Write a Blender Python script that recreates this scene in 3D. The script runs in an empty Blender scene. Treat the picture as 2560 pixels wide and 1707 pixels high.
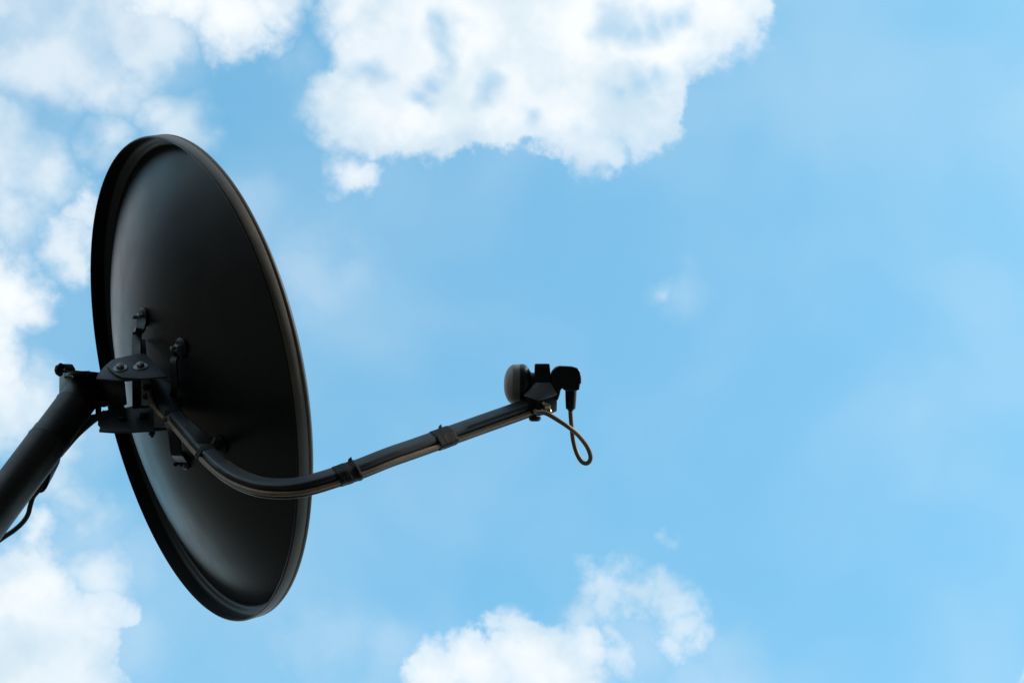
import bpy, bmesh, math, random
import numpy as np
from mathutils import Vector, Matrix
random.seed(7)
sc = bpy.context.scene
col = sc.collection

# ------------------------------------------------------------------ camera
# The camera stands on the ground, tilted about 45 degrees up and rolled.
PITCH = math.asin(.707)
F = Vector((0.0, math.cos(PITCH), math.sin(PITCH)))
xz = .330                          # how much the picture's right side points up: the roll
X = Vector((0, -xz * F.z / F.y, xz)); X.x = math.sqrt(1 - X.length_squared)
Y = (-F).cross(X).normalized()
EYE = Vector((0, 0, 1.6))
FOC = 4978.0                       # focal length in pixels of the 2560 px wide photograph
cam_d = bpy.data.cameras.new('camera')
cam_d.sensor_width = 36.0
cam_d.lens = 36.0 * FOC / 2560.0
cam_d.clip_start = 0.05
cam_d.clip_end = 5000
cam = bpy.data.objects.new('camera', cam_d)
cam.matrix_world = Matrix(((X.x, Y.x, -F.x, EYE.x), (X.y, Y.y, -F.y, EYE.y), (X.z, Y.z, -F.z, EYE.z), (0, 0, 0, 1)))
col.objects.link(cam)
sc.camera = cam


def V(a, b, c):                    # vector given by its right / up / away components
    return X * a + Y * b + F * c


def P(px, py, d):                  # world point at distance d seen at a pixel of the photograph
    return EYE + V((px - 1280) / FOC * d, -(py - 853.5) / FOC * d, d)


def DIR(px, py):
    return V((px - 1280) / FOC, -(py - 853.5) / FOC, 1).normalized()


# ------------------------------------------------------------------ sky, sun, exposure
SUN = V(.72, .42, .50).normalized()
sun_el = math.asin(SUN.z)
sun_az = math.atan2(SUN.x, SUN.y)
w = bpy.data.worlds.new('World'); sc.world = w; w.use_nodes = True
nt = w.node_tree; nt.nodes.clear(); N = nt.nodes; L = nt.links
w.cycles.sampling_method = 'MANUAL'; w.cycles.sample_map_resolution = 512


def link(a, b): L.new(a, b)


def math_n(op, a, b=None, clamp=False):
    n = N.new('ShaderNodeMath'); n.operation = op; n.use_clamp = clamp
    for i, v in enumerate((a, b)):
        if v is None: continue
        if isinstance(v, (int, float)): n.inputs[i].default_value = v
        else: link(v, n.inputs[i])
    return n.outputs[0]


def vmath(op, a, b=None, s=None):
    n = N.new('ShaderNodeVectorMath'); n.operation = op
    for i, v in enumerate((a, b)):
        if v is None: continue
        if isinstance(v, (tuple, list, Vector)): n.inputs[i].default_value = tuple(v)
        else: link(v, n.inputs[i])
    if s is not None: n.inputs['Scale'].default_value = s
    return n.outputs['Value' if op in ('DISTANCE', 'DOT_PRODUCT', 'LENGTH') else 'Vector']


def noise(vec, scale, detail=4, rough=.55, out='Fac', dist=0.0):
    n = N.new('ShaderNodeTexNoise'); n.inputs['Scale'].default_value = scale
    n.inputs['Detail'].default_value = detail; n.inputs['Roughness'].default_value = rough
    n.inputs['Distortion'].default_value = dist
    link(vec, n.inputs['Vector']); return n.outputs[out]


def smooth(v, lo, hi, a=0., b=1.):
    n = N.new('ShaderNodeMapRange'); n.interpolation_type = 'SMOOTHSTEP'
    link(v, n.inputs['Value'])
    n.inputs['From Min'].default_value = lo; n.inputs['From Max'].default_value = hi
    n.inputs['To Min'].default_value = a; n.inputs['To Max'].default_value = b
    return n.outputs['Result']


def mixc(fac, a, b):
    n = N.new('ShaderNodeMix'); n.data_type = 'RGBA'
    if isinstance(fac, (int, float)): n.inputs['Factor'].default_value = fac
    else: link(fac, n.inputs['Factor'])
    for k, v in ((6, a), (7, b)):
        if isinstance(v, tuple): n.inputs[k].default_value = v + (1,)
        else: link(v, n.inputs[k])
    return n.outputs[2]


tc = N.new('ShaderNodeTexCoord'); D = tc.outputs['Generated']
# two warps of the direction: a broad one and a fine one
wb = vmath('SCALE', vmath('SUBTRACT', noise(D, 26, 3, .6, 'Color'), (.5, .5, .5)), s=.030)
wf = vmath('SCALE', vmath('SUBTRACT', noise(D, 95, 5, .62, 'Color'), (.5, .5, .5)), s=.012)
DWB = vmath('NORMALIZE', vmath('ADD', D, wb))
DW = vmath('NORMALIZE', vmath('ADD', vmath('ADD', D, wb), wf))
PXR = 1.0 / FOC                    # radians per photograph pixel


def pack(poly, n, frac=.96):       # circles that fill the outline of a cloud
    poly = np.array(poly, float)
    step = 9
    x0, y0 = poly.min(0); x1, y1 = poly.max(0)
    gx, gy = np.meshgrid(np.arange(x0, x1, step), np.arange(y0, y1, step))
    pts = np.stack([gx.ravel(), gy.ravel()], 1)
    inside = np.zeros(len(pts), bool); dist = np.full(len(pts), 1e9)
    for i in range(len(poly)):
        a = poly[i]; b = poly[(i + 1) % len(poly)]
        if a[1] != b[1]:
            c = ((pts[:, 1] > a[1]) != (pts[:, 1] > b[1])) & (pts[:, 0] < (b[0] - a[0]) * (pts[:, 1] - a[1]) / (b[1] - a[1]) + a[0])
            inside ^= c
        t = np.clip(((pts - a) @ (b - a)) / ((b - a) @ (b - a) + 1e-9), 0, 1)
        dist = np.minimum(dist, np.linalg.norm(pts - (a + t[:, None] * (b - a)), axis=1))
    pts = pts[inside]; dist = dist[inside]
    left = np.ones(len(pts), bool); res = []
    for _ in range(n):
        gain = np.array([left[np.linalg.norm(pts - p, axis=1) < r].sum() for p, r in zip(pts, dist)])
        k = gain.argmax(); res.append((pts[k][0], pts[k][1], dist[k] + 3))
        left &= np.linalg.norm(pts - pts[k], axis=1) > dist[k]
        if left.mean() < 1 - frac: break
    return res


def sdf(circles, vec):             # largest signed depth inside any circle, in photograph pixels
    cur = None
    for (cx, cy, r) in circles:
        d = DIR(cx, cy)
        v = math_n('SUBTRACT', r * PXR, vmath('DISTANCE', vec, d))
        cur = v if cur is None else math_n('MAXIMUM', cur, v)
    return math_n('MULTIPLY', cur, FOC)


P_tl = [(300, -90), (784, -90), (768, 33), (762, 82), (708, 84), (686, 141), (642, 131), (577, 160), (522, 131), (490, 96), (457, 112), (430, 80), (340, 45)]
P_big = [(790, -90), (789, 54), (843, 109), (816, 174), (773, 239), (762, 272), (800, 305), (805, 370), (871, 403), (974, 414), (996, 392), (1040, 405), (1166, 385), (1265, 352), (1338, 352), (1371, 398), (1418, 391), (1438, 444), (1531, 444), (1570, 398), (1637, 405), (1703, 345), (1703, 279), (1736, 199), (1796, 192), (1816, 146), (1889, 113), (1909, 60), (1955, 27), (1982, -90)]
P_ll = [(-90, 1330), (32, 1350), (65, 1274), (129, 1303), (139, 1362), (194, 1420), (200, 1475), (259, 1468), (297, 1478), (301, 1498), (336, 1491), (356, 1540), (343, 1578), (307, 1591), (310, 1653), (333, 1690), (336, 1800), (-90, 1800)]
P_bt = [(1000, 1790), (1006, 1677), (1036, 1621), (1096, 1607), (1129, 1621), (1153, 1569), (1199, 1569), (1227, 1584), (1237, 1546), (1279, 1523), (1316, 1518), (1335, 1546), (1414, 1551), (1508, 1555), (1517, 1621), (1503, 1668), (1520, 1790)]
P_arc = [(1452, 1415), (1545, 1401), (1620, 1434), (1695, 1443), (1751, 1462), (1772, 1565), (1716, 1576), (1728, 1640), (1700, 1658), (1667, 1612), (1648, 1527), (1600, 1523), (1555, 1565), (1597, 1621), (1583, 1672), (1531, 1654), (1508, 1555), (1414, 1551), (1484, 1490)]
P_lc1 = [(100, 560), (115, 590), (125, 640), (160, 690), (215, 712), (232, 690), (250, 450), (200, 435), (170, 480), (150, 540)]
P_lc2 = [(-90, 560), (0, 590), (40, 640), (90, 660), (120, 690), (142, 760), (142, 825), (100, 835), (70, 830), (48, 880), (55, 960), (75, 1010), (60, 1060), (70, 1090), (-90, 1110)]
crisp = (pack(P_tl, 9) + pack(P_lc1, 7) + pack(P_lc2, 9) + pack(P_big, 30) + pack(P_ll, 12) + pack(P_bt, 12)
         + [(893, 452, 52), (862, 430, 32), (922, 438, 32), (2556, 1680, 16)]
        )
holes = [(1112, 98, 26), (1106, 125, 18), (1070, 190, 15), (1048, 240, 18), (1070, 254, 12), (1540, 62, 30), (1585, 72, 26), (1625, 62, 28), (1665, 52, 22), (1705, 46, 18), (1590, 218, 26), (1640, 192, 22), (1556, 240, 16), (935, 185, 22), (1235, 222, 16), (1335, 290, 8), (420, 1700, 1)]
mid = pack(P_arc, 16) + [(1660, 1343, 8), (1685, 1360, 5), (1480, 1480, 40), (1450, 1530, 50), (1520, 1500, 40), (1640, 1500, 40), (1720, 1550, 45), (1770, 1590, 20)]
veil = ([(1652, 730, 15), (1640, 718, 9), (120, 60, 210), (330, 80, 130), (20, 300, 40), (10, 320, 90), (90, 440, 60),
        (60, 560, 60), (450, 300, 60), (410, 270, 40), (260, 345, 42), (150, 1140, 70), (180, 1250, 60), (250, 1430, 50), (260, 190, 90),
        (60, 1000, 80), (50, 400, 105), (30, 520, 60), (100, 1040, 60), (130, 1180, 70), (140, 230, 80)])

n_f = noise(D, 56, 8, .60)
n_g = noise(D, 60, 5, .5)
S = math_n('ADD', sdf(crisp, DW), math_n('MULTIPLY', math_n('SUBTRACT', n_f, .5), 100))
Hh = math_n('ADD', sdf(holes, DWB), math_n('MULTIPLY', math_n('SUBTRACT', n_g, .5), 70))
a_hole = smooth(Hh, -45, 30, 1.0, .36)
a_hole = math_n('MULTIPLY', a_hole, smooth(noise(DWB, 20, 5, .5), .36, .56, .80, 1.0))     # thinner veils inside the clouds
wide = smooth(noise(D, 18, 2, .5), .40, .62, 1.0, 2.8)       # cloud edges soften here and there
Sw = math_n('DIVIDE', S, wide)
a_crisp = math_n('ADD', smooth(Sw, -13, 16, 0, .70), smooth(S, 5, 95, 0, .30))
a_crisp = math_n('MULTIPLY', a_crisp, a_hole)
Vv = math_n('ADD', sdf(veil, DW), math_n('MULTIPLY', math_n('SUBTRACT', noise(D, 30, 5, .55), .5), 120))
a_veil = math_n('MULTIPLY', smooth(Vv, -58, 66), .62)
faint = [(60, 420, 120), (180, 1130, 90), (220, 1320, 80), (1850, 1680, 60), (740, 150, 30), (800, 260, 35), (1600, 1600, 60), (780, 700, 80), (860, 670, 60), (560, 620, 60), (1700, 740, 40), (420, 180, 60), (620, 520, 60), (150, 1060, 80),
         (380, 620, 70), (1760, 1720, 70), (960, 1640, 60), (820, 1600, 70), (330, 1400, 60), (330, 1620, 60)]
Fv = math_n('ADD', sdf(faint, DW), math_n('MULTIPLY', math_n('SUBTRACT', noise(D, 26, 5, .55), .5), 150))
a_veil = math_n('MAXIMUM', math_n('MULTIPLY', a_veil, smooth(noise(D, 30, 4, .5), .30, .60, .62, 1.12)), math_n('MULTIPLY', smooth(Fv, -60, 50), .16))
Mv = math_n('ADD', sdf(mid, DW), math_n('MULTIPLY', math_n('SUBTRACT', n_f, .5), 150))
a_veil = math_n('MAXIMUM', a_veil, math_n('MULTIPLY', smooth(Mv, -36, 44), .56))
# thin high haze, everywhere
a_thin = smooth(noise(D, 8, 3, .5, dist=.3), .35, .75, .0, .16)
# clouds over the rest of the sky, of the same kind
away = smooth(vmath('DISTANCE', D, F), .30, .42)
gen = smooth(noise(vmath('ADD', D, wb), 5.2, 9, .58), .47, .56)
gen = math_n('MULTIPLY', gen, away)
alpha = math_n('MAXIMUM', a_crisp, math_n('MAXIMUM', a_veil, gen))
alpha = math_n('ADD', alpha, math_n('MULTIPLY', math_n('SUBTRACT', 1.0, alpha), a_thin))

sky = N.new('ShaderNodeTexSky'); sky.sky_type = 'NISHITA'; sky.sun_disc = False
sky.sun_elevation = sun_el; sky.sun_rotation = sun_az
sky.air_density = 1.0; sky.dust_density = 1.4; sky.ozone_density = 1.4
K = 0.15                            # strength of the background
hsv = N.new('ShaderNodeHueSaturation'); link(sky.outputs[0], hsv.inputs['Color'])
hsv.inputs['Saturation'].default_value = 1.0
tint = N.new('ShaderNodeMix'); tint.data_type = 'RGBA'; tint.blend_type = 'MULTIPLY'; tint.inputs['Factor'].default_value = 1
link(hsv.outputs[0], tint.inputs[6]); tint.inputs[7].default_value = (.96, 1.63, 1.46, 1)
n_sh = noise(D, 16, 5, .52)
sep = N.new('ShaderNodeSeparateXYZ'); link(D, sep.inputs[0])
low = smooth(sep.outputs[2], .0, .42, .80, .0)               # haze thickens towards the horizon
cloud = mixc(smooth(n_sh, .32, .60), tuple(v / K for v in (.58, .69, .76)), tuple(v / K for v in (.79, .825, .845)))
skyc = mixc(alpha, mixc(low, tint.outputs[2], tuple(v / K for v in (.46, .56, .64))), cloud)
bg = N.new('ShaderNodeBackground'); bg.inputs['Strength'].default_value = K
link(skyc, bg.inputs['Color'])
wo = N.new('ShaderNodeOutputWorld'); link(bg.outputs[0], wo.inputs['Surface'])

sd = bpy.data.lights.new('sun', 'SUN'); sd.energy = 2.2; sd.angle = math.radians(.5); sd.color = (1, .96, .9)
so = bpy.data.objects.new('sun', sd); so.rotation_euler = SUN.to_track_quat('Z', 'Y').to_euler(); so.location = (0, 0, 10)
col.objects.link(so)
sc.view_settings.view_transform = 'Standard'; sc.view_settings.look = 'None'
sc.view_settings.gamma = 1; sc.view_settings.use_curve_mapping = False
sc.view_settings.exposure = 0.28


# ------------------------------------------------------------------ materials
def mat(name, base, rough=.5, metal=0., var=.15, nscale=30, bump=0., bscale=200, spec=.5, base2=None, rvar=.08):
    m = bpy.data.materials.new(name); m.use_nodes = True
    t = m.node_tree; b = t.nodes['Principled BSDF']
    b.inputs['Metallic'].default_value = metal
    b.inputs['Specular IOR Level'].default_value = spec
    geo = t.nodes.new('ShaderNodeTexCoord')
    nz = t.nodes.new('ShaderNodeTexNoise'); nz.inputs['Scale'].default_value = nscale; nz.inputs['Detail'].default_value = 6
    nz.inputs['Roughness'].default_value = .62
    t.links.new(geo.outputs['Object'], nz.inputs['Vector'])
    rp = t.nodes.new('ShaderNodeValToRGB'); rp.color_ramp.elements[0].position = .32; rp.color_ramp.elements[1].position = .70
    b2 = base2 or tuple(min(1, c * (1 + var)) for c in base)
    rp.color_ramp.elements[0].color = tuple(c * (1 - var) for c in base) + (1,)
    rp.color_ramp.elements[1].color = tuple(b2) + (1,)
    t.links.new(nz.outputs['Fac'], rp.inputs[0]); t.links.new(rp.outputs[0], b.inputs['Base Color'])
    mr = t.nodes.new('ShaderNodeMapRange'); t.links.new(nz.outputs['Fac'], mr.inputs[0])
    mr.inputs[1].default_value = .3; mr.inputs[2].default_value = .7
    mr.inputs[3].default_value = max(.02, rough - rvar); mr.inputs[4].default_value = rough + rvar
    t.links.new(mr.outputs[0], b.inputs['Roughness'])
    if bump:
        n2 = t.nodes.new('ShaderNodeTexNoise'); n2.inputs['Scale'].default_value = bscale; n2.inputs['Detail'].default_value = 4
        t.links.new(geo.outputs['Object'], n2.inputs['Vector'])
        bp = t.nodes.new('ShaderNodeBump'); bp.inputs['Strength'].default_value = bump; bp.inputs['Distance'].default_value = .001
        t.links.new(n2.outputs['Fac'], bp.inputs['Height']); t.links.new(bp.outputs[0], b.inputs['Normal'])
    return m


M = dict(
    dish=mat('black_dish_paint', (.0040, .0042, .0048), .36, spec=.45, bump=.10, bscale=500, nscale=14, rvar=.045, base2=(.0085, .0082, .0080)),
    front=mat('grey_dish_face', (.06, .06, .065), .6, nscale=9),
    rim=mat('rim_painted_reflection', (.10, .076, .058), .52, bump=.10, bscale=300, nscale=14, base2=(.17, .127, .094)),  # brown stands in for warm light reflected by the outer rim wall
    black=mat('black_bracket_paint', (.008, .008, .010), .42, bump=.18, bscale=350),
    plate=mat('charcoal_plate_paint', (.028, .030, .035), .5, bump=.2, bscale=300),
    pole=mat('black_pole_wrap', (.0065, .0065, .0072), .46, spec=.75, bump=.12, bscale=160, nscale=20),
    arm=mat('black_arm_paint', (.018, .0165, .0165), .44, bump=.12, bscale=300, nscale=24),
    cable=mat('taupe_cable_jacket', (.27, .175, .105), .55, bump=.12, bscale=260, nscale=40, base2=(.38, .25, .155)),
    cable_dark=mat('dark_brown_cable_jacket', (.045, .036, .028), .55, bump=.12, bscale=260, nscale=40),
    tape=mat('black_tape', (.009, .0085, .008), .68, spec=.3, bump=.5, bscale=220, nscale=80, var=.4),
    cap=mat('grey_plastic_cap', (.46, .41, .345), .5, bump=.08, bscale=200, nscale=12),
    capring=mat('dark_grey_plastic', (.26, .25, .22), .5, nscale=12),
    plastic=mat('black_plastic', (.007, .007, .009), .42, bump=.08, bscale=200),
    steel=mat('dull_zinc_steel', (.30, .31, .29), .42, metal=.7, bump=.2, bscale=300, var=.3),
    grey=mat('grey_cast_bracket', (.15, .155, .17), .5, bump=.15, bscale=200, nscale=20),
    galv=mat('galvanised_plate', (.36, .45, .41), .5, metal=.2, bump=.2, bscale=90, nscale=60, var=.3),
    brass=mat('yellowish_zinc', (.55, .50, .36), .3, metal=.9, var=.2),
    render=mat('brown_wall_render', (.10, .070, .048), .9, bump=.5, bscale=40, nscale=1.5, base2=(.14, .10, .07)),
    rooftile=mat('dark_roof', (.07, .045, .035), .8, nscale=6),
    frame=mat('dark_window_frame', (.05, .04, .03), .5),
    glass=mat('window_glass', (.02, .022, .025), .08, rvar=.02),
    ground=mat('dark_asphalt', (.030, .029, .028), .9, bump=.6, bscale=60, nscale=2.2, base2=(.048, .044, .040)),
)


# ------------------------------------------------------------------ object helpers
def thing(name, label, cat, loc):
    o = bpy.data.objects.new(name, None); col.objects.link(o); o.location = loc
    o['label'] = label; o['category'] = cat; o.empty_display_size = .1
    o['_base'] = tuple(loc); return o


def base_of(o):
    while o.parent: o = o.parent
    return o.location.copy()


def link_obj(name, bm, m, parent=None, smooth_ang=35, bevel=0., seg=2, label=None, kind=None, loc=None):
    me = bpy.data.meshes.new(name)
    bmesh.ops.remove_doubles(bm, verts=bm.verts, dist=1e-6)
    bmesh.ops.recalc_face_normals(bm, faces=bm.faces)
    off = base_of(parent) if parent else (loc or Vector((0, 0, 0)))
    for v in bm.verts: v.co -= off
    if bevel:
        ed = [e for e in bm.edges if len(e.link_faces) == 2 and e.calc_face_angle(0) > math.radians(25)]
        try: bmesh.ops.bevel(bm, geom=ed, offset=bevel, segments=seg, affect='EDGES', profile=.5, clamp_overlap=True)
        except Exception: pass
    bm.to_mesh(me); bm.free()
    me.materials.append(m)
    for p in me.polygons: p.use_smooth = True
    try: me.set_sharp_from_angle(angle=math.radians(smooth_ang))
    except Exception: pass
    o = bpy.data.objects.new(name, me); col.objects.link(o)
    if parent: o.parent = parent
    elif loc: o.location = loc
    if label: o['label'] = label
    if kind: o['kind'] = kind
    return o


def basis(ax):
    ax = ax.normalized(); a = Vector((0, 0, 1)) if abs(ax.z) < .9 else Vector((1, 0, 0))
    u = ax.cross(a).normalized(); return ax, u, ax.cross(u).normalized()


def lathe(bm, prof, org, ax, n=40, close=True):
    ax, u, v = basis(ax); rings = []
    for (tt, r) in prof:
        c = org + ax * tt
        rings.append([bm.verts.new(c)] if r < 1e-6 else [bm.verts.new(c + (u * math.cos(2 * math.pi * i / n) + v * math.sin(2 * math.pi * i / n)) * r) for i in range(n)])
    for a, b in zip(rings, rings[1:]):
        for i in range(n):
            j = (i + 1) % n
            if len(a) == 1 and len(b) == 1: continue
            if len(a) == 1: bm.faces.new((a[0], b[i], b[j]))
            elif len(b) == 1: bm.faces.new((a[i], a[j], b[0]))
            else: bm.faces.new((a[i], a[j], b[j], b[i]))
    if close:
        for r in (rings[0], rings[-1]):
            if len(r) > 2: bm.faces.new(r)


def catmull(pts, k=10):
    P_ = [pts[0] * 2 - pts[1]] + list(pts) + [pts[-1] * 2 - pts[-2]]; out = []
    for i in range(1, len(P_) - 2):
        p0, p1, p2, p3 = P_[i - 1:i + 3]
        for j in range(k):
            s = j / k
            out.append(.5 * ((2 * p1) + (p2 - p0) * s + (2 * p0 - 5 * p1 + 4 * p2 - p3) * s * s + (3 * p1 - p0 - 3 * p2 + p3) * s ** 3))
    out.append(P_[-2].copy()); return out


def sweep(bm, path, section, up, cap=True, scale=None):
    """section(i) -> list of (a, b): a along the sideways axis, b along up"""
    rings = []
    for i, p in enumerate(path):
        tan = (path[min(i + 1, len(path) - 1)] - path[max(i - 1, 0)]).normalized()
        b = (up - tan * up.dot(tan)).normalized(); a = tan.cross(b)
        rings.append([bm.verts.new(p + a * x + b * y) for (x, y) in section(i)])
    n = len(rings[0])
    for r, q in zip(rings, rings[1:]):
        for i in range(n): bm.faces.new((r[i], r[(i + 1) % n], q[(i + 1) % n], q[i]))
    if cap: bm.faces.new(rings[0][::-1]); bm.faces.new(rings[-1])


def tube(bm, path, r, n=16):
    # parallel-transported round tube
    tan = (path[1] - path[0]).normalized(); _, u, v = basis(tan); rings = []
    for i, p in enumerate(path):
        t2 = (path[min(i + 1, len(path) - 1)] - path[max(i - 1, 0)]).normalized()
        u = (u - t2 * u.dot(t2)).normalized(); v = t2.cross(u)
        rr = r(i / (len(path) - 1)) if callable(r) else r
        rings.append([bm.verts.new(p + (u * math.cos(2 * math.pi * k / n) + v * math.sin(2 * math.pi * k / n)) * rr) for k in range(n)])
    for a, b in zip(rings, rings[1:]):
        for k in range(n): bm.faces.new((a[k], a[(k + 1) % n], b[(k + 1) % n], b[k]))
    bm.faces.new(rings[0]); bm.faces.new(rings[-1])


def hull(bm, pts):
    vs = [bm.verts.new(p) for p in pts]
    r = bmesh.ops.convex_hull(bm, input=vs)
    bad = [g for g in r['geom_interior'] if isinstance(g, bmesh.types.BMVert)]
    if bad: bmesh.ops.delete(bm, geom=bad, context='VERTS')
    bmesh.ops.dissolve_limit(bm, angle_limit=.02, verts=bm.verts, edges=bm.edges)


def slab(bm, pts, nrm, th, holes=()):
    """flat polygon pts (world) given thickness th against nrm"""
    nrm = nrm.normalized()
    a = [bm.verts.new(p) for p in pts]; b = [bm.verts.new(p - nrm * th) for p in pts]
    bm.faces.new(a); bm.faces.new(b[::-1])
    for i in range(len(a)):
        j = (i + 1) % len(a); bm.faces.new((a[i], b[i], b[j], a[j]))


def onplane(px, py, p0, nrm):
    d = V((px - 1280) / FOC, -(py - 853.5) / FOC, 1)
    return EYE + d * ((p0 - EYE).dot(nrm) / d.dot(nrm))


def plate(name, pix, p0, nrm, th, m, parent, bevel=.0008, label=None):
    bm = bmesh.new(); slab(bm, [onplane(x, y, p0, nrm) for x, y in pix], nrm, th)
    return link_obj(name, bm, m, parent, bevel=bevel, label=label, smooth_ang=30)


# ------------------------------------------------------------------ ground
bm = bmesh.new()
NG = 48
rr = [0, 1, 2, 4, 8, 16, 40, 100, 300, 900, 2500]
prev = None
for r in rr:
    ring = [bm.verts.new((0, 0, 0))] if r == 0 else [bm.verts.new((r * math.cos(2 * math.pi * i / NG), r * math.sin(2 * math.pi * i / NG), 0)) for i in range(NG)]
    if prev:
        for i in range(NG):
            j = (i + 1) % NG
            if len(prev) == 1: bm.faces.new((prev[0], ring[i], ring[j]))
            else: bm.faces.new((prev[i], ring[i], ring[j], prev[j]))
    prev = ring
link_obj('ground', bm, M['ground'], kind='structure')

# ------------------------------------------------------------------ unseen building behind the camera, added to darken reflections
def box(bm, x0, x1, y0, y1, z0, z1):
    v = [bm.verts.new((x, y, z)) for z in (z0, z1) for x, y in ((x0, y0), (x1, y0), (x1, y1), (x0, y1))]
    for f in ((0, 3, 2, 1), (4, 5, 6, 7), (0, 1, 5, 4), (1, 2, 6, 5), (2, 3, 7, 6), (3, 0, 4, 7)): bm.faces.new([v[i] for i in f])


HY = -1.9                          # face of the house wall
shade_house = thing('shade_house', 'unseen brown three storey building added behind the camera to darken reflections', 'shade_house', Vector((0, HY - 4, 0)))
ops = [(x, z) for z in (.9, 3.9, 6.9) for x in (-3.2, 0, 3.2, 6.4)]
xs = sorted({-4.6, 10} | {x + d for x, z in ops for d in (-.6, .6)}); zs_ = sorted({0, 9.6} | {z + d for x, z in ops for d in (0, 1.5)})
bm = bmesh.new()
for i in range(len(xs) - 1):
    for j in range(len(zs_) - 1):
        mx, mz = (xs[i] + xs[i + 1]) / 2, (zs_[j] + zs_[j + 1]) / 2
        if any(abs(mx - x) < .6 and z < mz < z + 1.5 for x, z in ops): continue
        box(bm, xs[i], xs[i + 1], HY - .25, HY, zs_[j], zs_[j + 1])
bmesh.ops.remove_doubles(bm, verts=bm.verts, dist=1e-5)
seen = {}
for f in list(bm.faces):
    seen.setdefault(tuple(round(c, 3) for c in f.calc_center_median()), []).append(f)
bmesh.ops.delete(bm, geom=[f for fs in seen.values() if len(fs) > 1 for f in fs], context='FACES_ONLY')
box(bm, -4.6, -4.35, HY - 8, HY - .26, 0, 9.6); box(bm, 9.75, 10, HY - 8, HY - .26, 0, 9.6); box(bm, -4.6, 10, HY - 8.25, HY - 8.01, 0, 9.6)
link_obj('wall', bm, M['render'], shade_house)
bm = bmesh.new()
hull(bm, [Vector(p) for p in ((-5.0, HY + .35, 9.61), (10.4, HY + .35, 9.61), (-5.0, HY - 8.6, 9.61), (10.4, HY - 8.6, 9.61), (-5.0, HY - 4.1, 11.6), (10.4, HY - 4.1, 11.6))])
link_obj('roof', bm, M['rooftile'], shade_house)
for x, z in ops:
    bm = bmesh.new()
    for a0, a1, b0, b1 in ((-.598, -.54, 0, 1.5), (.54, .598, 0, 1.5), (-.54, .54, .002, .06), (-.54, .54, 1.44, 1.498), (-.025, .025, .06, 1.44)):
        box(bm, x + a0, x + a1, HY - .16, HY - .09, z + b0, z + b1)
    fr = link_obj('window', bm, M['frame'], shade_house)
    bm = bmesh.new(); box(bm, x - .54, x + .54, HY - .135, HY - .125, z + .06, z + 1.44)
    link_obj('pane', bm, M['glass'], fr)
bm = bmesh.new(); box(bm, -4.3, 9.7, HY - 8, HY - .3, 3.1, 3.2); box(bm, -4.3, 9.7, HY - 8, HY - .3, 6.2, 6.3)
link_obj('floor_slab', bm, M['frame'], shade_house)

# ------------------------------------------------------------------ unseen building to the front left, added to darken the bowl's reflection
nb_ = thing('shade_house', 'brown rendered two storey house in front to the left, below the frame', 'shade_house', Vector((-11, 11, 0)))
bm = bmesh.new(); box(bm, -16, -6.5, 6.5, 17, 0, 5.4)
link_obj('wall', bm, M['render'], nb_)
bm = bmesh.new()
hull(bm, [Vector(p) for p in ((-16.4, 6.1, 5.41), (-6.1, 6.1, 5.41), (-16.4, 17.4, 5.41), (-6.1, 17.4, 5.41), (-11.2, 9, 7.0), (-11.2, 14, 7.0))])
link_obj('roof', bm, M['rooftile'], nb_)
for px_, py_, sx, sy in ((-6.47, 9, 0, 1), (-6.47, 14, 0, 1), (-9, 6.47, 1, 0), (-13.5, 6.47, 1, 0)):
    for z in (1.0, 3.6):
        bm = bmesh.new()
        for a0, a1, b0, b1 in ((-.6, -.53, 0, 1.4), (.53, .6, 0, 1.4), (-.53, .53, .002, .07), (-.53, .53, 1.33, 1.398), (-.03, .03, .07, 1.33)):
            box(bm, px_ + a0 * sx - .02 * sy, px_ + a1 * sx + .05 * sy, py_ + a0 * sy - .05 * sx, py_ + a1 * sy + .02 * sx, z + b0, z + b1)
        fr = link_obj('window', bm, M['frame'], nb_)
        bm = bmesh.new(); box(bm, px_ - .53 * sx - .01 * sy, px_ + .53 * sx + .01 * sy, py_ - .53 * sy - .01 * sx, py_ + .53 * sy + .01 * sx, z + .07, z + 1.33)
        link_obj('pane', bm, M['glass'], fr)

# ------------------------------------------------------------------ mast
MT = P(226, 960, 2.60)              # top of the mast, on its axis
MR = .0247
mast = thing('antenna_mast', 'thick black wrapped steel pole rising from the lower left corner behind the dish', 'pole', (MT.x, MT.y, 0))
UP = Vector((0, 0, 1))
bm = bmesh.new()
zs = [0.03]
prof = [(.012, MR)]
lap1 = (P(30, 1215, 2.6).z, P(150, 1060, 2.6).z)
for k, zl in enumerate(lap1):       # a lap of the wrap: a small step round the pole
    prof += [(zl - .0015, MR + (.0009 if k == 0 else .0)), (zl, MR + (.0016 if k == 0 else .0007)), (zl + .0008, MR - .0001 if k == 0 else MR - .0006)]
prof += [(MT.z - .012, MR - .0006), (MT.z - .003, MR - .0012), (MT.z, MR - .005), (MT.z, 0)]
prof = [prof[0]] + sorted(prof[1:-1], key=lambda q: q[0]) + [prof[-1]]
lathe(bm, prof, Vector((MT.x, MT.y, 0)), UP, 48)
link_obj('tube', bm, M['pole'], mast, smooth_ang=50)
bm = bmesh.new(); lathe(bm, [(0.0, .11), (.010, .11), (.012, .108), (.012, MR + .001)], Vector((MT.x, MT.y, 0)), UP, 32)
link_obj('base_flange', bm, M['galv'], mast)

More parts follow.
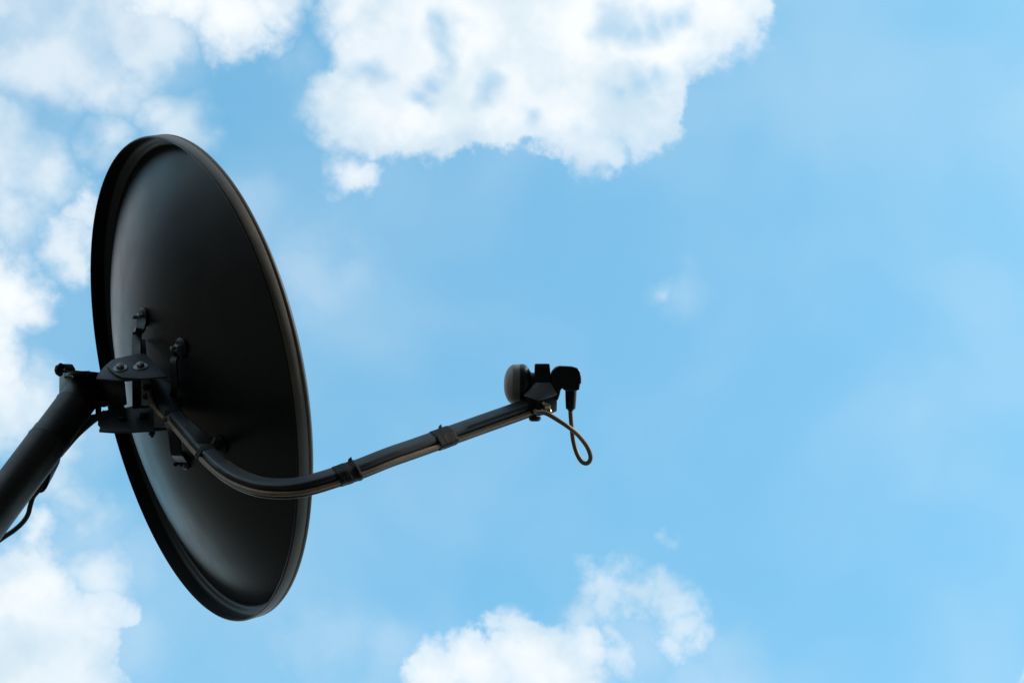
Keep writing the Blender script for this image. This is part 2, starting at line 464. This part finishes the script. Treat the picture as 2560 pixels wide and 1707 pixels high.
# ------------------------------------------------------------------ dish
DC = EYE + V(-.4253, -.0476, 2.6799) + V(.83953, .18267, .5117) * .0025
DN = V(.83953, .18267, .5117).normalized()
E1 = V(.1057, -.9787, .1759); E1 = (E1 - DN * E1.dot(DN)).normalized()
E2 = DN.cross(E1); 
if E2.dot(V(-.5329, .0936, .841)) < 0: E2 = -E2
R = .33
BD = .078                           # depth of the bowl


def dpt(r, h, a):
    k = r * (1 + (.0094 * math.cos(3 * a) + .0003 * math.sin(3 * a)) * (r / R))
    return DC + DN * h + E1 * (k * math.cos(a)) + E2 * (k * math.sin(a))


RB = .950 * R
def bowl_h(r): return .008 - BD * (1 - (r / RB) ** 2)


def revolve(bm, prof, n=160, closed=False):
    rings = []
    for (r, h) in prof:
        rings.append([bm.verts.new(dpt(0, h, 0))] if r < 1e-6 else [bm.verts.new(dpt(r, h, 2 * math.pi * i / n)) for i in range(n)])
    pr = list(zip(rings, rings[1:]))
    if closed: pr.append((rings[-1], rings[0]))
    for a, b in pr:
        for i in range(n):
            j = (i + 1) % n
            if len(a) == 1 and len(b) == 1: continue
            if len(a) == 1: bm.faces.new((a[0], b[i], b[j]))
            elif len(b) == 1: bm.faces.new((a[i], a[j], b[0]))
            else: bm.faces.new((a[i], a[j], b[j], b[i]))


dish = thing('satellite_dish', 'black offset satellite dish seen from behind, facing right with a long feed arm and receiver', 'satellite dish', DC.copy())
bm = bmesh.new()
back = [(RB * k / 26, bowl_h(RB * k / 26)) for k in range(27)]
back[-1] = (RB - .001, bowl_h(RB - .001))
# small fillet, groove and ridge between bowl and rim
back += [(RB + .0006, .0086), (RB + .0022, .0092), (RB + .0040, .0078), (RB + .0060, .0055), (RB + .0085, .0050), (RB + .0100, .0030), (R - .0032, .0012), (R - .0026, .0010)]
front = [(R - .0026, .0026), (RB + .0100, .0046), (RB + .0060, .0072), (RB + .0022, .0108), (RB - .001, .0102)] + [(RB * k / 26, bowl_h(RB * k / 26) + .0016) for k in range(25, -1, -1)]
revolve(bm, back + front)
refl = link_obj('reflector', bm, M['dish'], dish, smooth_ang=60)
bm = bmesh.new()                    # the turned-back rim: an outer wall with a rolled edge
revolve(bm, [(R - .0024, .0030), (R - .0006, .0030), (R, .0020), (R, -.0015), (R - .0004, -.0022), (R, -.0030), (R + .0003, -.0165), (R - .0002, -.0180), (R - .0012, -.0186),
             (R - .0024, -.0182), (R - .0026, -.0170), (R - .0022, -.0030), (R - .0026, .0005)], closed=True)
rim_o = link_obj('rim', bm, M['rim'], dish, smooth_ang=40, label='turned-back outer rim with brown reflected light painted on')


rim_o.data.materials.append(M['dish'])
for pl in rim_o.data.polygons:      # brown reflected light, painted on the outer wall only
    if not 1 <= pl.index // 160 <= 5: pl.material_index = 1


def surf(px, py):                   # where the ray of a pixel meets the back of the bowl
    d = V((px - 1280) / FOC, -(py - 853.5) / FOC, 1)
    lo = None
    t0 = 2.0
    def g(t_):
        q = EYE + d * t_ - DC; h = q.dot(DN); r = (q - DN * h).length
        return h - bowl_h(r), r
    for i in range(900):
        t1 = t0 + .001
        if g(t0)[0] < 0 <= g(t1)[0] and g(t1)[1] < RB * 1.01:
            break
        t0 = t1
    q = EYE + d * t0 - DC; h = q.dot(DN); rad = q - DN * h
    n = (-DN + rad.normalized() * (2 * BD * rad.length / RB ** 2)).normalized()
    return EYE + d * t0, n


def hexbolt(parent, p, n, r=.0045, hgt=.004, wr=.0085, m=None, wm=None, name='bolt', shank=0):
    bm = bmesh.new(); lathe(bm, [(.0012, r), (hgt, r), (hgt + .0006, r * .8)], p, n, 6)
    if shank: lathe(bm, [(hgt, r * .5), (hgt + shank, r * .5), (hgt + shank + .0005, r * .35)], p, n, 12)
    b = link_obj(name, bm, m or M['steel'], parent, smooth_ang=30)
    bm = bmesh.new(); lathe(bm, [(-.0004, wr), (.0008, wr), (.0013, wr * .93), (.0013, r * .7)], p, n, 28)
    link_obj('washer', bm, wm or M['steel'], b, smooth_ang=30)
    return b


# --- four feet on the back of the bowl, each a foot tab with nut and bolt
PN = V(-.03, .88, -.475).normalized()                # normal of the two side plates
PU = onplane(330, 946, P(330, 946, 2.53), PN)
PL = onplane(330, 1078, P(330, 1078, 2.53), PN)


def strap(name, pts, wd, wid, th=.0022, m=None):
    """bent flat strip through pts; wid: direction of its width"""
    bm = bmesh.new(); path = catmull(pts, 6) if len(pts) > 2 else pts
    rings = []
    for i, p in enumerate(path):
        t_ = (path[min(i + 1, len(path) - 1)] - path[max(i - 1, 0)]).normalized()
        a = (wid - t_ * wid.dot(t_)).normalized(); b = t_.cross(a)
        rings.append([bm.verts.new(p + a * x * wd / 2 + b * y * th / 2) for x, y in ((-1, -1), (1, -1), (1, 1), (-1, 1))])
    for a, b in zip(rings, rings[1:]):
        for k in range(4): bm.faces.new((a[k], a[(k + 1) % 4], b[(k + 1) % 4], b[k]))
    bm.faces.new(rings[0]); bm.faces.new(rings[-1])
    return link_obj(name, bm, m or M['black'], dish, smooth_ang=40)


feet = {}
for key, (px, py) in dict(A=(362, 792), B=(456, 868), C=(462, 1150), D=(552, 1112)).items():
    p, n = surf(px, py); feet[key] = (p, n)
    bm = bmesh.new()
    ax, u, v = basis(n)
    lathe(bm, [(0, .0125), (.003, .0125), (.0045, .0105)], p, n, 20)
    ft = link_obj('foot_pad', bm, M['black'], dish)
    hexbolt(ft, p + n * .0045, n, r=.0052, hgt=.0055, wr=.0095, shank=.007, m=M['steel'] if key in 'AB' else M['black'], wm=M['black'])
W1 = V(.85, .1, .5).normalized()
def foot(k, a=.004): return feet[k][0] + feet[k][1] * a
# legs from the feet to the space between the side plates
strap('mounting_leg', [foot('A'), P(352, 822, feet['A'][0].dot(F) - EYE.dot(F) - .03), P(343, 836, 2.62), P(342, 900, 2.585), P(343, 1020, 2.565)], .012, V(1, 0, -.4), .004)
strap('mounting_leg', [P(353, 850, 2.63), P(357, 895, 2.60), P(362, 960, 2.575), P(364, 1020, 2.575)], .0105, V(1, 0, .25), .003, M['plate'])
strap('mounting_leg', [foot('B'), P(440, 890, 2.56), P(434, 905, 2.545), P(437, 960, 2.545), P(430, 1000, 2.565)], .0085, V(1, 0, -.3), .004)
strap('mounting_leg', [foot('C'), P(446, 1140, 2.52), P(440, 1125, 2.505), P(434, 1080, 2.505), P(420, 1040, 2.52)], .014, V(1, 0, -.2), .004)
strap('mounting_leg', [foot('D'), P(535, 1110, 2.42), P(510, 1095, 2.41), P(470, 1060, 2.43)], .012, V(.5, 1, 0), .004)
bm = bmesh.new()                    # dark back web joining the legs
hull(bm, [P(376, 945, 2.575), P(425, 955, 2.57), P(448, 1010, 2.545), P(440, 1065, 2.52), P(385, 1070, 2.53), P(376, 945, 2.59), P(425, 955, 2.59), P(448, 1010, 2.56), P(440, 1065, 2.54), P(385, 1070, 2.55)])
link_obj('back_web', bm, M['black'], dish, bevel=.001)
# a narrow dark gap edge and light angle plate between the side plates
plate('angle_plate', [(352, 940), (374, 940), (374, 1014), (352, 1014)], P(362, 980, 2.566), V(-.15, .2, -1), .002, M['galv'], dish)
hexbolt(dish, P(366, 968, 2.566), V(-.15, .2, -1).normalized(), r=.0035, wr=.0045, m=M['black'], wm=M['plastic'])
hexbolt(dish, P(367, 992, 2.566), V(-.15, .2, -1).normalized(), r=.0045, wr=.0060, m=M['black'], wm=M['plastic'])

# --- side plates
up1 = [(240, 946), (244.5, 933), (264, 912), (278, 900), (296, 893), (330, 900), (360, 912), (372, 930), (342, 946), (318, 949), (293, 950)]
up2 = [(267, 915), (287, 896), (318, 889), (350, 882), (361, 883), (376, 895), (417, 940), (388, 943), (350, 945.5), (306, 943), (289, 936), (277, 926)]
plate('side_plate', up1, PU - PN * .0035, PN, .003, M['plate'], dish, label='wider lower leaf of the upper side plate')
sp = plate('side_plate', up2, PU, PN, .003, M['plate'], dish, label='upper side plate carrying two bright bolts')
for (px, py) in ((301, 921), (352, 917)):
    hexbolt(sp, onplane(px, py, PU, PN) + PN * .0002, PN, r=.0052, hgt=.0052, wr=.0095, shank=.001)
lo1 = [(246, 1040), (252, 1028), (275, 1022), (315, 1018), (355, 1008), (373, 1011), (400, 1038), (425, 1070), (388, 1074), (327, 1078), (287, 1079), (247, 1076), (250, 1065), (244, 1059)]
sp = plate('side_plate', lo1, PL, PN, .003, M['plate'], dish, label='lower side plate with two dark bolts')
for (px, py) in ((307, 1049), (358, 1043)):
    hexbolt(sp, onplane(px, py, PL, PN), PN, r=.0050, hgt=.005, wr=.0060, m=M['plastic'], wm=M['plastic'])
bm = bmesh.new(); lathe(bm, [(0, .004), (.006, .004), (.006, .002), (.009, .002)], P(379, 1076, 2.545), V(.1, -1, 0), 8)
link_obj('nut', bm, M['black'], dish)

# --- clamp that holds the dish on the mast
bm = bmesh.new()
hull(bm, [P(x, y, z) for x, y, z in ((232, 944, 2.585), (312, 952, 2.545), (318, 1012, 2.545), (262, 1017, 2.575), (240, 1010, 2.58), (232, 944, 2.66), (300, 952, 2.66), (308, 1010, 2.66), (240, 1010, 2.65))])
link_obj('elevation_block', bm, M['black'], dish, bevel=.002)
bm = bmesh.new(); sweep(bm, catmull([P(180, 944, 2.66), P(186, 936, 2.585), P(212, 930, 2.555), P(238, 938, 2.575), P(243, 948, 2.66)], 8), lambda i: [(-.0115, -.0016), (.0115, -.0016), (.0115, .0016), (-.0115, .0016)], V(0, 1, 0))
link_obj('clamp_saddle', bm, M['black'], dish, smooth_ang=40)
gp = plate('clamp_plate', [(148, 920), (174, 925), (178, 940), (173, 958), (160, 985), (147, 1003)], P(160, 950, 2.625), V(-.85, .25, -.6), .0025, M['galv'], dish, label='pale green-grey metal clamp plate at the pole top')
bm = bmesh.new(); lathe(bm, [(0, .0012), (.0006, .0012)], P(168, 943, 2.6235), V(-.35, .1, -1), 10); link_obj('hole', bm, M['plastic'], gp)
bm = bmesh.new()
hull(bm, [P(x, y, z) for x, y, z in ((157, 909, 2.61), (181, 910, 2.61), (189, 923, 2.605), (187, 928, 2.61), (160, 922, 2.61), (157, 909, 2.635), (181, 910, 2.635), (189, 923, 2.635), (187, 928, 2.635), (160, 922, 2.635))])
link_obj('clamp_jaw', bm, M['black'], dish, bevel=.001)
AXR = (P(243, 936, 2.60) - P(150, 926, 2.615))
bm = bmesh.new()
lathe(bm, [(0, .0026), (AXR.length, .0026)], P(150, 926, 2.615), AXR, 12)
rod = link_obj('clamp_rod', bm, M['plate'], dish)
bm = bmesh.new()
lathe(bm, [(-.0045, .0062), (-.002, .0078), (0, .0078)], P(149, 924, 2.615), AXR, 6); lathe(bm, [(.0001, .009), (.0016, .009)], P(149, 924, 2.615), AXR, 24)
link_obj('bolt', bm, M['black'], rod)
bm = bmesh.new()
lathe(bm, [(0, .0035), (.010, .0035), (.011, .0028)], P(193, 930, 2.60), V(0, -1, -.2), 8)
link_obj('nut', bm, M['steel'], dish)
# lower strap that runs back round the mast
SPN = V(-.35, -.25, -1)
plate('clamp_strap', [(150, 1138), (172, 1103), (184, 1089), (212, 1075), (247, 1050), (246, 1034), (226, 1037), (219, 1047), (212, 1047), (214, 1032), (223, 1022), (236, 1018), (262, 1018), (262, 1004), (200, 1000), (160, 1080)],
      P(215, 1060, 2.585), SPN, .004, M['black'], dish)
bm = bmesh.new()
lathe(bm, [(0, .0042), (.022, .0042)], P(246, 1000, 2.58), V(.0, -1, 0), 6); lathe(bm, [(.0221, .0062), (.027, .0062)], P(246, 1000, 2.58), V(.0, -1, 0), 6)
link_obj('clamp_bolt', bm, M['black'], dish)

# --- feed arm
ARM = [(398, 1000, 2.61), (422, 1027, 2.565), (449, 1056, 2.51), (487, 1099, 2.445), (526, 1142, 2.39), (570, 1181, 2.33), (619, 1207, 2.29), (676, 1220, 2.26), (758, 1216, 2.25), (882, 1178, 2.28),
       (972, 1143, 2.31), (1047, 1117, 2.34), (1175, 1071, 2.395), (1302, 1026, 2.45), (1352, 1008, 2.47)]
apath = catmull([P(*q) for q in ARM], 8)
UPA = V(0, .87, -.49).normalized()    # normal of the arm's upper face
HA = .0096


def rsq(h, rad, n=5):
    out = []
    for cx, cy, a0 in ((1, 1, 0), (-1, 1, 90), (-1, -1, 180), (1, -1, 270)):
        for k in range(n + 1):
            a = math.radians(a0 + 90 * k / n)
            out.append((cx * (h - rad) + rad * math.cos(a), cy * (h - rad) + rad * math.sin(a)))
    return out


sec = rsq(HA, .0038)
bm = bmesh.new(); sweep(bm, apath, lambda i: sec, UPA)
arm = link_obj('feed_arm', bm, M['arm'], dish, smooth_ang=50)


def arm_frame(i):
    p = apath[i]; tn = (apath[min(i + 1, len(apath) - 1)] - apath[max(i - 1, 0)]).normalized()
    b = (UPA - tn * UPA.dot(tn)).normalized(); a = tn.cross(b); return p, tn, a, b


# side on which the lower (camera-facing) face lies
p_, tn_, a_, b_ = arm_frame(70)
SGN = 1 if a_.dot(V(0, -.7, -.7)) > 0 else -1
CR = .0029
CO = (SGN * (HA + CR * .75), .0003)   # cable centre in the arm's section
def cable_pt(i):
    p, tn, a, b = arm_frame(i); return p + a * CO[0] + b * CO[1]


def tape(i_mid, half, skew=.0, tail=None, name='tape_wrap', cov=1.0):
    """tape wound round arm and cable about path parameter i_mid"""
    pts = []
    for x, y in rsq(HA + .0004, .0038): pts.append((x, y))
    for k in range(14):
        a = 2 * math.pi * k / 14; pts.append((CO[0] + (CR + .0007) * math.cos(a), CO[1] + (CR + .0007) * math.sin(a)))
    pts = sorted(set(pts))              # hull of both
    def half_h(ps):
        h = []
        for q in ps:
            while len(h) > 1 and (h[-1][0] - h[-2][0]) * (q[1] - h[-2][1]) - (h[-1][1] - h[-2][1]) * (q[0] - h[-2][0]) <= 0: h.pop()
            h.append(q)
        return h[:-1]
    hl = half_h(pts) + half_h(pts[::-1])
    p, tn, a, b = arm_frame(i_mid)
    bm = bmesh.new(); rings = []
    rnd = random.Random(i_mid)
    nb = 15; prof = []
    lay = 0
    for j in range(nb + 1):
        if j % 4 == 1: lay = rnd.uniform(0, .0006)
        prof.append(lay)
    prof[0] = 0; prof[-1] = 0
    for j in range(nb + 1):
        s = (j / nb - .5) * 2 * half
        # follow the arm
        seg = apath[min(i_mid + 1, len(apath) - 1)] - apath[i_mid - 1]
        c = p + tn * s
        ring = []
        for (x, y) in hl:
            g = 1 + (prof[j] + rnd.uniform(-.00012, .00012)) / max(.006, math.hypot(x, y))
            sk = skew * (y * .8 + x * SGN * .5)
            ring.append(bm.verts.new(c + a * x * g + b * y * g + tn * sk))
        rings.append(ring)
    for r, q in zip(rings, rings[1:]):
        for k in range(len(hl)): bm.faces.new((r[k], r[(k + 1) % len(hl)], q[(k + 1) % len(hl)], q[k]))
    bm.faces.new(rings[0]); bm.faces.new(rings[-1])
    if tail:                            # loose end standing off the upper edge
        q0 = c - tn * half * tail
        e = b * (HA + .0004) + a * (-SGN) * HA * .8
        t4 = [q0 + e, q0 + e + tn * .006, q0 + e + tn * .0065 + (b - a * SGN) * .0030, q0 + e + tn * .002 + (b - a * SGN) * .0018]
        slab(bm, t4, (b + a * SGN), .0006)
    return link_obj(name, bm, M['tape'], arm, smooth_ang=25)


def near_i(px):
    best = min(range(1, len(apath) - 1), key=lambda i: abs(((apath[i] - EYE).dot(X) / (apath[i] - EYE).dot(F)) * FOC + 1280 - px)); return best


tape(near_i(439), .0050, .0)
tape(near_i(520), .0062, .0)
tape(near_i(869), .0145, -.35, tail=.6)
tape(near_i(1111), .0145, -.35, tail=1.1)
tape(near_i(1327), .0088, -.25)

# --- receiver at the end of the arm
ZL = 2.48; pxm = FOC / ZL
LC = P(1300, 961, ZL); LA = V(1, -.01, .0).normalized()


def lx(px): return (px - 1300) / pxm


bm = bmesh.new()
lathe(bm, [(lx(1259.5), 0), (lx(1260), 12 / pxm), (lx(1262), 23 / pxm), (lx(1266), 34 / pxm), (lx(1271), 42 / pxm), (lx(1277), 47.5 / pxm), (lx(1281), 49 / pxm)], LC, LA, 56, close=True)
lnb = link_obj('receiver', bm, M['cap'], dish, smooth_ang=50, label='round receiver head with domed grey front cap')
bm = bmesh.new(); lathe(bm, [(lx(1281), 49.3 / pxm), (lx(1282), 50.3 / pxm), (lx(1299), 51 / pxm), (lx(1300), 50.5 / pxm)], LC, LA, 56)
link_obj('cap_ring', bm, M['capring'], lnb, smooth_ang=30)
bm = bmesh.new(); lathe(bm, [(lx(1300.3), 51.5 / pxm), (lx(1309), 51.5 / pxm), (lx(1315), 48.5 / pxm), (lx(1320), 43 / pxm), (lx(1324), 36 / pxm), (lx(1327), 31 / pxm), (lx(1334), 30 / pxm), (lx(1384), 30 / pxm), (lx(1386), 29 / pxm)], LC, LA, 56)
link_obj('horn', bm, M['plastic'], lnb, smooth_ang=45)
bm = bmesh.new()                    # body that turns down to the connector
pts = [(1378, 930), (1382, 924), (1388, 917.5), (1398, 914), (1414, 914.5), (1430, 915.5), (1442, 919), (1449, 927), (1452, 944), (1452, 957), (1449, 960), (1447, 973), (1440, 976), (1412, 976), (1405, 970), (1401, 974), (1399, 984), (1394, 999), (1378, 999)]
hw = .0185
a = [bm.verts.new(P(x, y, ZL) - F * hw) for x, y in pts]; b = [bm.verts.new(P(x, y, ZL) + F * hw) for x, y in pts]
bm.faces.new(a); bm.faces.new(b[::-1])
for i in range(len(a)): bm.faces.new((a[i], b[i], b[(i + 1) % len(a)], a[(i + 1) % len(a)]))
bmesh.ops.recalc_face_normals(bm, faces=bm.faces)
ed = [e for e in bm.edges if any(len(f.verts) > 6 for f in e.link_faces)]
bmesh.ops.bevel(bm, geom=ed, offset=.0042, segments=4, affect='EDGES', profile=.5, clamp_overlap=True)
link_obj('receiver_body', bm, M['plastic'], lnb, smooth_ang=50)
bm = bmesh.new()
BC = P(1427.5, 972, ZL); BA = V(-.02, -1, 0)
lathe(bm, [(-2 / pxm, 20 / pxm), (2 / pxm, 20.5 / pxm), (3 / pxm, 14.5 / pxm), (20 / pxm, 14 / pxm), (46 / pxm, 12.5 / pxm), (49 / pxm, 12 / pxm), (53 / pxm, 7.5 / pxm), (55 / pxm, 6 / pxm)], BC, BA, 32)
link_obj('connector_boot', bm, M['plastic'], lnb, smooth_ang=35)

# clamp round the neck, flared foot and side cheek

bm = bmesh.new()
hull(bm, [P(x, y, ZL) + F * dz for (x, y) in ((1336.5, 910), (1374, 910), (1375.5, 934), (1376, 966), (1338, 966), (1336, 934)) for dz in (-.0175, .0175)])
clamp = link_obj('receiver_clamp', bm, M['black'], dish, bevel=.0012)
bm = bmesh.new()
hull(bm, [P(x, y, ZL) + F * dz for (x, y) in ((1337.5, 908.5), (1373, 908.5), (1374, 917), (1337, 917)) for dz in (-.0195, -.012)])
link_obj('clamp_lip', bm, M['plate'], clamp, bevel=.0008)
bm = bmesh.new()
q = [P(1339, 956, ZL - .019), P(1376.5, 956, ZL - .019), P(1393.5, 985, ZL - .019), P(1346, 1001, ZL - .034), P(1308, 989, ZL - .026)]
hull(bm, q + [P(1345, 956, ZL + .016), P(1376, 956, ZL + .016), P(1393, 984, ZL + .016), P(1330, 988, ZL + .016), P(1346, 1003, ZL - .030), P(1393, 988, ZL - .017)])
link_obj('clamp_foot', bm, M['grey'], clamp, bevel=.0006)
bm = bmesh.new()
hull(bm, [P(1311, 991, ZL - .024), P(1346, 1003, ZL - .031), P(1393, 987.5, ZL - .016), P(1392, 1028, ZL - .016), P(1377, 1034, ZL - .022), P(1346, 1040, ZL - .031), P(1318, 1034, ZL - .024),
          P(1330, 989, ZL + .014), P(1392, 988, ZL + .014), P(1391, 1026, ZL + .014), P(1340, 1036, ZL + .010)])
link_obj('clamp_cheek', bm, M['black'], clamp, bevel=.0012)
bm = bmesh.new(); lathe(bm, [(0, .0075), (.004, .0075), (.006, .005)], P(1337, 1041, ZL - .02), V(0, -1, -.1), 20)
link_obj('end_knob', bm, M['plastic'], clamp)
WB = P(1368, 1016, ZL - .028)
wn = V(-.1, -.1, -1).normalized()
bm = bmesh.new(); lathe(bm, [(-.004, .0046), (.002, .0046), (.0035, .0030), (.007, .0026), (.0075, .0018)], WB, wn, 10)
nut = link_obj('wing_nut', bm, M['brass'], clamp, smooth_ang=30)
for sgn in (1, -1):
    d = V(-.6, .75, 0) * sgn; s_ = V(.75, .6, 0)
    bm = bmesh.new()
    hull(bm, [WB + wn * .001 + d * .002 + s_ * e * .0022 for e in (-1, 1)] + [WB + wn * .004 + d * .002 + s_ * e * .0022 for e in (-1, 1)]
         + [WB + wn * .004 + d * .0088 + s_ * e * .0020 for e in (-1, 1)] + [WB + wn * .0075 + d * .0080 + s_ * e * .0016 for e in (-1, 1)])
    link_obj('wing', bm, M['brass'], nut, bevel=.0006)
hexbolt(clamp, P(1357, 1029, ZL - .030), wn, r=.003, hgt=.003, wr=.0040, m=M['brass'], wm=M['steel'])

# ------------------------------------------------------------------ coaxial cable
CB = P(370, 1000, 2.53)
cab = thing('coaxial_cable', 'thin taupe coaxial cable taped along the arm and looping to the receiver', 'cable', CB)
i0, i1 = near_i(442), near_i(1322)
run = [P(373, 925, 2.62), P(372, 952, 2.585), P(373, 980, 2.565), P(379, 1004, 2.55), P(392, 1027, 2.535), P(410, 1046, 2.515)]
run += [cable_pt(i) for i in range(i0, i1, 5)]
run += [cable_pt(i1)]
run += [P(1344, 1030, 2.430), P(1365, 1033, 2.425), P(1392, 1048, 2.425), P(1421, 1067, 2.43), P(1446, 1088, 2.44), P(1467, 1115, 2.45), P(1476, 1138, 2.455), P(1474, 1152, 2.458), P(1465, 1158, 2.461), P(1453, 1152, 2.465),
        P(1441, 1130, 2.47), P(1433, 1100, 2.475), P(1429.5, 1071, 2.478), P(1427, 1043, ZL), P(1426, 1024, ZL), P(1426, 1016, ZL)]
bm = bmesh.new(); tube(bm, catmull(run, 8), CR * .97, 14)
link_obj('feed_run', bm, M['cable'], cab, smooth_ang=60)
# the run down the mast
run2 = [P(262, 1030, 2.575), P(236, 1050, 2.565), P(196, 1085, 2.56), P(165, 1120, 2.56), P(137, 1154, 2.565), P(127, 1183, 2.57), P(105, 1216, 2.572), P(84, 1240, 2.575), P(76, 1262, 2.575), P(70, 1285, 2.575), P(57, 1305, 2.575), P(35, 1325, 2.575), P(4, 1346, 2.575), P(-40, 1380, 2.578)]
# beyond the frame it follows the mast down to the ground
side = (P(-40, 1380, 2.578) - Vector((MT.x, MT.y, 0))); side.z = 0; side = side.normalized()
z = P(-40, 1380, 2.578).z - .15
while z > .1:
    run2.append(Vector((MT.x, MT.y, z)) + side * (MR + .006 + .003 * math.sin(z * 9))); z -= .22
run2.append(Vector((MT.x, MT.y, .006)) + side * (MR + .03)); run2.append(Vector((MT.x, MT.y, .006)) + side * .4)
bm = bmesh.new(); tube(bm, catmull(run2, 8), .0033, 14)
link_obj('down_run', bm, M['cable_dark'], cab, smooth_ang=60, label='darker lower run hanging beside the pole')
# tape that binds the cable to the mast
bm = bmesh.new()
c0, c1 = P(133, 1166, 2.568), P(94, 1229, 2.574)
rings = []
ND = 120
AXS = [Vector((MT.x, MT.y, c0.z + (c1.z - c0.z) * k / 9)) for k in range(10)]
for k, ctr in enumerate(AXS):
    cp = c0.lerp(c1, k / 9); cp = Vector((cp.x, cp.y, ctr.z)); dv = cp - ctr; ln = dv.length; th0 = math.atan2(dv.y, dv.x)
    ring = []
    for s in range(ND):
        th = 2 * math.pi * s / ND; r1 = MR + .0008
        dth = (th - th0 + math.pi) % (2 * math.pi) - math.pi
        bul = max(0, (ln + .0030 * (1 - .5 * abs(k - 4.5) / 4.5)) - r1) * math.exp(-(dth / .30) ** 2)
        ring.append(bm.verts.new(ctr + Vector((math.cos(th), math.sin(th), 0)) * (r1 + bul)))
    rings.append(ring)
for r, q in zip(rings, rings[1:]):
    for s in range(ND): bm.faces.new((r[s], r[(s + 1) % ND], q[(s + 1) % ND], q[s]))
link_obj('tape_wrap', bm, M['pole'], mast, smooth_ang=60)
for o in list(sc.objects):
    if '_base' in o: del o['_base']
